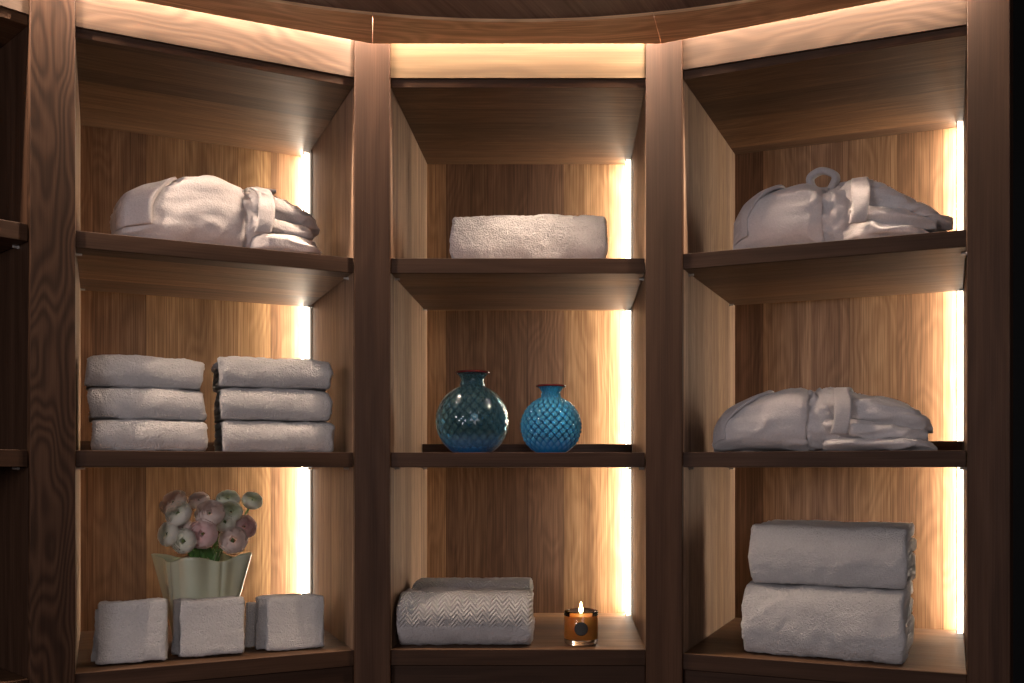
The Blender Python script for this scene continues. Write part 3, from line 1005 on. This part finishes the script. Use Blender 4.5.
# ------------------------------------------------------------------ flower vase and flowers
m, nt, b = new_mat('celadon_glass')
g = NB(nt)
tc = g.n('ShaderNodeTexCoord')
nz = g.noise(tc.outputs['Object'], 22.0, 3.0)
g.l(g.mixc(nz, (0.58, 0.62, 0.46, 1), (0.68, 0.70, 0.55, 1)), b.inputs['Base Color'])
b.inputs['Roughness'].default_value = 0.035
b.inputs['Coat Weight'].default_value = 0.6
tr = g.n('ShaderNodeBsdfTranslucent'); tr.inputs[0].default_value = (0.66, 0.69, 0.5, 1)
mx = g.n('ShaderNodeMixShader'); mx.inputs[0].default_value = 0.18
g.l(b.outputs[0], mx.inputs[1]); g.l(tr.outputs[0], mx.inputs[2])
g.l(mx.outputs[0], nt.nodes['Material Output'].inputs[0])
M_cel = m

VV = 0.21
vd = LB.depth(202, VV)
vk = vd / F
vp = LB.pt(LB.solve(202, VV), VV)
VZ = SHB + 0.0006
VH = LB.z(202, 556, VV) - SHB
VR = 44.5 * vk
vt = tag(link(bpy.data.objects.new('flower_vase', None)), 'flared grey-green pleated vase holding the ranunculus flowers', 'vase')
vt.location = (vp.x, vp.y, VZ)
vt.rotation_euler = (0, 0, LB.a * 0.3)
bm = bmesh.new()
NP = 192
def vr(f, a):
    # pleated handkerchief form: four main points, softened square at the foot
    sq = 1.0 / max(abs(math.cos(a)), abs(math.sin(a)))
    sq = 1 + (min(sq, 1.30) - 1) * 0.35
    lobe = abs(math.cos(2 * a)) ** 0.9
    amp = 0.03 + 0.30 * f ** 1.3
    pleat = 0.085 * f * math.cos(8 * a)
    return VR * (0.58 + 0.42 * f ** 1.1) * (1 - amp + amp * lobe + pleat)
rings = []
NZ = 30
def ringat(f, inset, zoff=0.0):
    row = []
    for k in range(NP):
        a = 2 * PI * k / NP
        r = vr(f, a) - inset
        z_ = f * VH * (1 + 0.035 * (math.cos(4 * a) - 0.3) * f ** 3) + zoff
        row.append(bm.verts.new((r * math.cos(a), r * math.sin(a), z_)))
    return row
rings = [ringat(i / NZ, 0) for i in range(NZ + 1)]
rings += [ringat(1.0, 0.0015, 0.0012), ringat(1.0, 0.003, 0.0)]
rings += [ringat(i / NZ, 0.0035) for i in range(NZ - 1, 0, -1)]
for A, B in zip(rings[:-1], rings[1:]):
    for k in range(NP):
        bm.faces.new((A[k], A[(k + 1) % NP], B[(k + 1) % NP], B[k]))
c0 = bm.verts.new((0, 0, 0)); c1 = bm.verts.new((0, 0, VH / NZ))
for k in range(NP):
    bm.faces.new((c0, rings[0][(k + 1) % NP], rings[0][k]))
    bm.faces.new((c1, rings[-1][k], rings[-1][(k + 1) % NP]))
obj('vase_body', bm, M_cel, vt, True)

def petal_mat(name, c_in, c_out):
    m, nt, b = new_mat(name)
    g = NB(nt)
    uvn = g.n('ShaderNodeUVMap')
    sp = g.n('ShaderNodeSeparateXYZ'); g.l(uvn.outputs[0], sp.inputs[0])
    c = g.mixc(sp.outputs[0], c_in + (1,), c_out + (1,))
    g.l(c, b.inputs['Base Color'])
    b.inputs['Roughness'].default_value = 0.6
    b.inputs['Specular IOR Level'].default_value = 0.25
    tr = g.n('ShaderNodeBsdfTranslucent'); g.l(c, tr.inputs[0])
    mx = g.n('ShaderNodeMixShader'); mx.inputs[0].default_value = 0.35
    g.l(b.outputs[0], mx.inputs[1]); g.l(tr.outputs[0], mx.inputs[2])
    g.l(mx.outputs[0], nt.nodes['Material Output'].inputs[0])
    return m
P_white = petal_mat('petal_white', (0.80, 0.80, 0.62), (0.90, 0.87, 0.80))
P_green = petal_mat('petal_green_white', (0.74, 0.80, 0.52), (0.90, 0.90, 0.80))
P_peach = petal_mat('petal_peach', (0.86, 0.62, 0.48), (0.90, 0.75, 0.62))
P_pink = petal_mat('petal_pink', (0.86, 0.56, 0.55), (0.90, 0.74, 0.70))
P_blush = petal_mat('petal_blush', (0.84, 0.66, 0.58), (0.90, 0.80, 0.74))
M_stem = plain('flower_stem', (0.10, 0.22, 0.05), 0.5)
M_leaf = plain('flower_leaf', (0.07, 0.17, 0.04), 0.5)
M_eye = plain('flower_heart', (0.10, 0.13, 0.04), 0.7)

def bloom_bm(R, seed):
    rr = random.Random(seed)
    bm = bmesh.new()
    uvl = bm.loops.layers.uv.verify()
    shells = 7
    for s in range(shells):
        f = (s + 1) / shells
        r = R * (0.36 + 0.64 * f)
        n = 3 + (s + 1) // 2 + 1
        th1 = PI * (0.88 - 0.22 * f + rr.uniform(-0.02, 0.02))
        ph0 = rr.uniform(0, 6.28)
        for k in range(n):
            ph = ph0 + 2 * PI * k / n + rr.uniform(-0.12, 0.12)
            hwid = PI / n * 1.35
            tilt = rr.uniform(0.97, 1.04)
            A, B = 9, 9
            grid = []
            for j in range(B + 1):
                b_ = j / B
                row = []
                for i in range(A + 1):
                    q = -1 + 2 * i / A
                    edge = 1 - 0.16 * q * q * q * q - 0.05 * q * q          # rounded tip
                    th = 0.12 * PI + (th1 * tilt * edge - 0.12 * PI) * b_
                    wv = 0.02 * math.sin(q * 5 + s) * b_
                    rad = r * (1 + wv + 0.02 * k / n + (0.10 * f * b_ ** 3))
                    an = ph + q * hwid * (0.45 + 0.55 * math.sin(min(1, b_ * 1.2) * PI / 2))
                    x = rad * math.sin(th) * math.cos(an); y = rad * math.sin(th) * math.sin(an)
                    z_ = -rad * math.cos(th) * 0.72
                    row.append(bm.verts.new((x, y, z_)))
                grid.append(row)
            for j in range(B):
                for i in range(A):
                    fc = bm.faces.new((grid[j][i], grid[j][i + 1], grid[j + 1][i + 1], grid[j + 1][i]))
                    for l, jj in zip(fc.loops, (j, j, j + 1, j + 1)):
                        l[uvl].uv = (min(1, 0.12 + 0.75 * f + 0.3 * (jj / B - 0.5)), 0.5)
    return bm

def flower(px, py, rpx, dv, mat, label, seed, aim=(0, -0.6, 0.8), leaf=False):
    hr = 0.15 if mat is P_white else 0.085
    v = VV + dv
    k = LB.depth(px, v) / F
    p2 = LB.pt(LB.solve(px, v), v)
    pos = Vector((p2.x, p2.y, LB.z(px, py, v)))
    t = thing('ranunculus_flower', label, 'flower', pos, 0, 'ranunculus flowers in the pleated vase')
    R = rpx * k
    ax = Vector(aim).normalized()
    Rm = Vector((0, 0, 1)).rotation_difference(ax).to_matrix().to_4x4()
    bm = bloom_bm(R, seed)
    bmesh.ops.transform(bm, matrix=Rm, verts=bm.verts[:])
    o = obj('bloom', bm, mat, t, True)
    bm = bmesh.new()
    bmesh.ops.create_uvsphere(bm, u_segments=14, v_segments=10, radius=R * hr)
    bmesh.ops.transform(bm, matrix=Rm @ Matrix.Translation((0, 0, R * 0.12)), verts=bm.verts[:])
    obj('flower_heart', bm, M_eye, t, True)
    # stem from under the bloom down into the vase
    ctr = Vector((vp.x, vp.y, VZ))
    rr = random.Random(seed + 99)
    foot = ctr + Vector((rr.uniform(-0.03, 0.03), rr.uniform(-0.02, 0.02), 0.02))
    mouth = ctr + Vector(((pos.x - ctr.x) * 0.35, (pos.y - ctr.y) * 0.25, VH * 0.96))
    s0 = pos - ax * R * 0.62
    pts = [cr([tuple(s0), tuple(s0 * 0.62 + mouth * 0.38 - ax * 0.01), tuple(mouth), tuple(foot)], 3 * i / 18) for i in range(19)]
    bm = bmesh.new()
    tube(bm, [Vector(q) - pos for q in pts], 0.0026, 8)
    obj('stem', bm, M_stem, t, True)
    if leaf:
        bm = bmesh.new()
        base = mouth - pos
        d = Vector((rr.uniform(-1, 1), -0.6, rr.uniform(1.2, 2.0))).normalized()
        side = d.cross(Vector((0, 1, 0))).normalized()
        rows = []
        for j in range(9):
            f = j / 8
            c = base + d * 0.060 * f + Vector((0, -0.012 * f * f, 0))
            wd = 0.008 * math.sin(PI * min(1, f * 0.92 + 0.08)) + 0.0004
            rows.append([bm.verts.new(c + side * wd * q + Vector((0, 0.002 * abs(q), 0))) for q in (-1, -0.5, 0, 0.5, 1)])
        for A, B in zip(rows[:-1], rows[1:]):
            for i in range(4):
                bm.faces.new((A[i], A[i + 1], B[i + 1], B[i]))
        lo = obj('leaf', bm, M_leaf, t, True)
        md = lo.modifiers.new('thickness', 'SOLIDIFY'); md.thickness = 0.0006

FL = [
    (174, 503, 13.0, -0.010, P_peach, 'large pale peach ranunculus, highest at the side away from the light strip', (-0.3, -0.65, 0.6), False),
    (179, 514, 12.5, -0.045, P_white, 'creamy white ranunculus just below the large pale peach one', (-0.2, -0.75, 0.5), False),
    (169, 534, 11.5, -0.040, P_white, 'white ranunculus with a dark heart, lowest at the vase corner away from the light strip', (-0.45, -0.85, 0.15), True),
    (184, 541, 12.0, -0.060, P_white, 'white ranunculus drooping over the rim below the other white ones', (-0.1, -0.9, 0.1), True),
    (183, 528, 9.5, -0.035, P_blush, 'small blush ranunculus squeezed among the white blooms', (-0.2, -0.9, 0.3), False),
    (199, 501, 9.5, 0.020, P_blush, 'small pale blush ranunculus at the top behind the dusky pink ones', (0.0, -0.6, 0.65), False),
    (210, 514, 13.5, -0.045, P_blush, 'dusky blush ranunculus in the very middle of the bunch', (0.05, -0.8, 0.55), False),
    (203, 534, 14.0, -0.060, P_pink, 'deep pink ranunculus low in the middle above the green stems', (0.0, -0.9, 0.1), True),
    (228, 500, 10.5, 0.010, P_green, 'greenish white ranunculus at the top, left of the lone outermost one', (0.1, -0.6, 0.65), False),
    (252, 501, 9.5, 0.015, P_green, 'greenish white ranunculus sticking out alone nearest the light strip', (0.4, -0.5, 0.65), False),
    (231, 512, 10.5, -0.030, P_green, 'greenish white ranunculus under the upper greenish pair', (0.25, -0.75, 0.5), True),
    (225, 522, 10.0, -0.040, P_white, 'small white ranunculus between the blush bloom and the peach-edged one', (0.2, -0.85, 0.3), False),
    (244, 527, 11.5, -0.020, P_pink, 'pink ranunculus at the edge of the bunch facing the light strip', (0.6, -0.65, 0.3), False),
    (233, 540, 13.0, -0.055, P_blush, 'peach-edged cream ranunculus low at the vase side near the light strip', (0.3, -0.85, 0.2), True),
]
for i, (px, py, r, dv, mat, lab, aim, lf) in enumerate(FL):
    flower(px, py, r * 1.02, dv, mat, lab, 200 + i, aim, lf)

# ------------------------------------------------------------------ lights
def area(name, loc, direction, sx, sy, power, col):
    L = bpy.data.lights.new(name, 'AREA')
    L.shape = 'RECTANGLE'; L.size = sx; L.size_y = sy
    L.energy = power; L.color = col
    o = bpy.data.objects.new(name, L)
    o.location = loc
    COL.objects.link(o)
    return o

def face(o, direction, xaxis):
    zax = -Vector(direction).normalized()
    xax = Vector(xaxis); xax = (xax - zax * xax.dot(zax)).normalized()
    yax = zax.cross(xax)
    M = Matrix((xax, yax, zax)).transposed().to_4x4()
    M.translation = o.location
    o.matrix_world = M

COVE = 17.0
for bay in (OB, LB, CB, RB):
    p = bay.pt(bay.w / 2, -0.013)
    o = area('cove_strip_light', (p.x, p.y, zz(451)), None, bay.w + 0.12, 0.008, COVE, (1.0, 0.76, 0.57))
    face(o, (bay.d.x * 0.05, bay.d.y * 0.05, -1), (bay.u.x, bay.u.y, 0))

# daylight from a window behind and to the side of the camera: three tall panes
WP = Vector((-2.1, -1.26, 1.5))
tgt = Vector((0.0, 2.15, 1.25))
d = (tgt - WP).normalized()
sx = d.cross(Vector((0, 0, 1))).normalized()
for k in (-1, 0, 1):
    p = WP + sx * 0.28 * k
    o = area('window_pane_light', p, None, 0.18, 0.59, 9.0, (1.0, 0.92, 0.96))
    face(o, d, sx)

o = area('soft_fill_light', Vector((0.7, -1.9, 1.75)), None, 1.3, 1.2, 19.0, (1.0, 0.93, 0.95))  # added fill lamp to brighten the flowers, no actual window
face(o, (-0.25, 1.0, -0.12), (1, 0.25, 0))

L = bpy.data.lights.new('candle_light', 'POINT'); L.energy = 0.05; L.color = (1.0, 0.62, 0.28); L.shadow_soft_size = 0.006
o = bpy.data.objects.new('candle_light', L); o.location = (cp.x, cp.y, SHB + WZ + 0.018); COL.objects.link(o)

w = bpy.data.worlds.new('dim_room'); sc.world = w
w.use_nodes = True
w.node_tree.nodes['Background'].inputs[0].default_value = (1.0, 0.88, 0.84, 1)
w.node_tree.nodes['Background'].inputs[1].default_value = 0.035

# ------------------------------------------------------------------ camera and view
cam = bpy.data.cameras.new('camera')
cam.sensor_width = 36.0
cam.lens = F / 1024 * 36.0
cam.shift_x = (512 - VX) / 1024
cam.shift_y = (VY - 341.5) / 1024
cam.clip_start = 0.02
co = bpy.data.objects.new('camera', cam)
co.location = (0, 0, EYE)
co.rotation_euler = (PI / 2, 0, 0)
COL.objects.link(co)
sc.camera = co

sc.view_settings.view_transform = 'Standard'
sc.view_settings.look = 'None'
sc.view_settings.exposure = 0.0
sc.view_settings.gamma = 1.0
sc.view_settings.use_curve_mapping = False
sc.cycles.use_denoising = True
sc.cycles.max_bounces = 10
sc.cycles.sample_clamp_indirect = 6.0
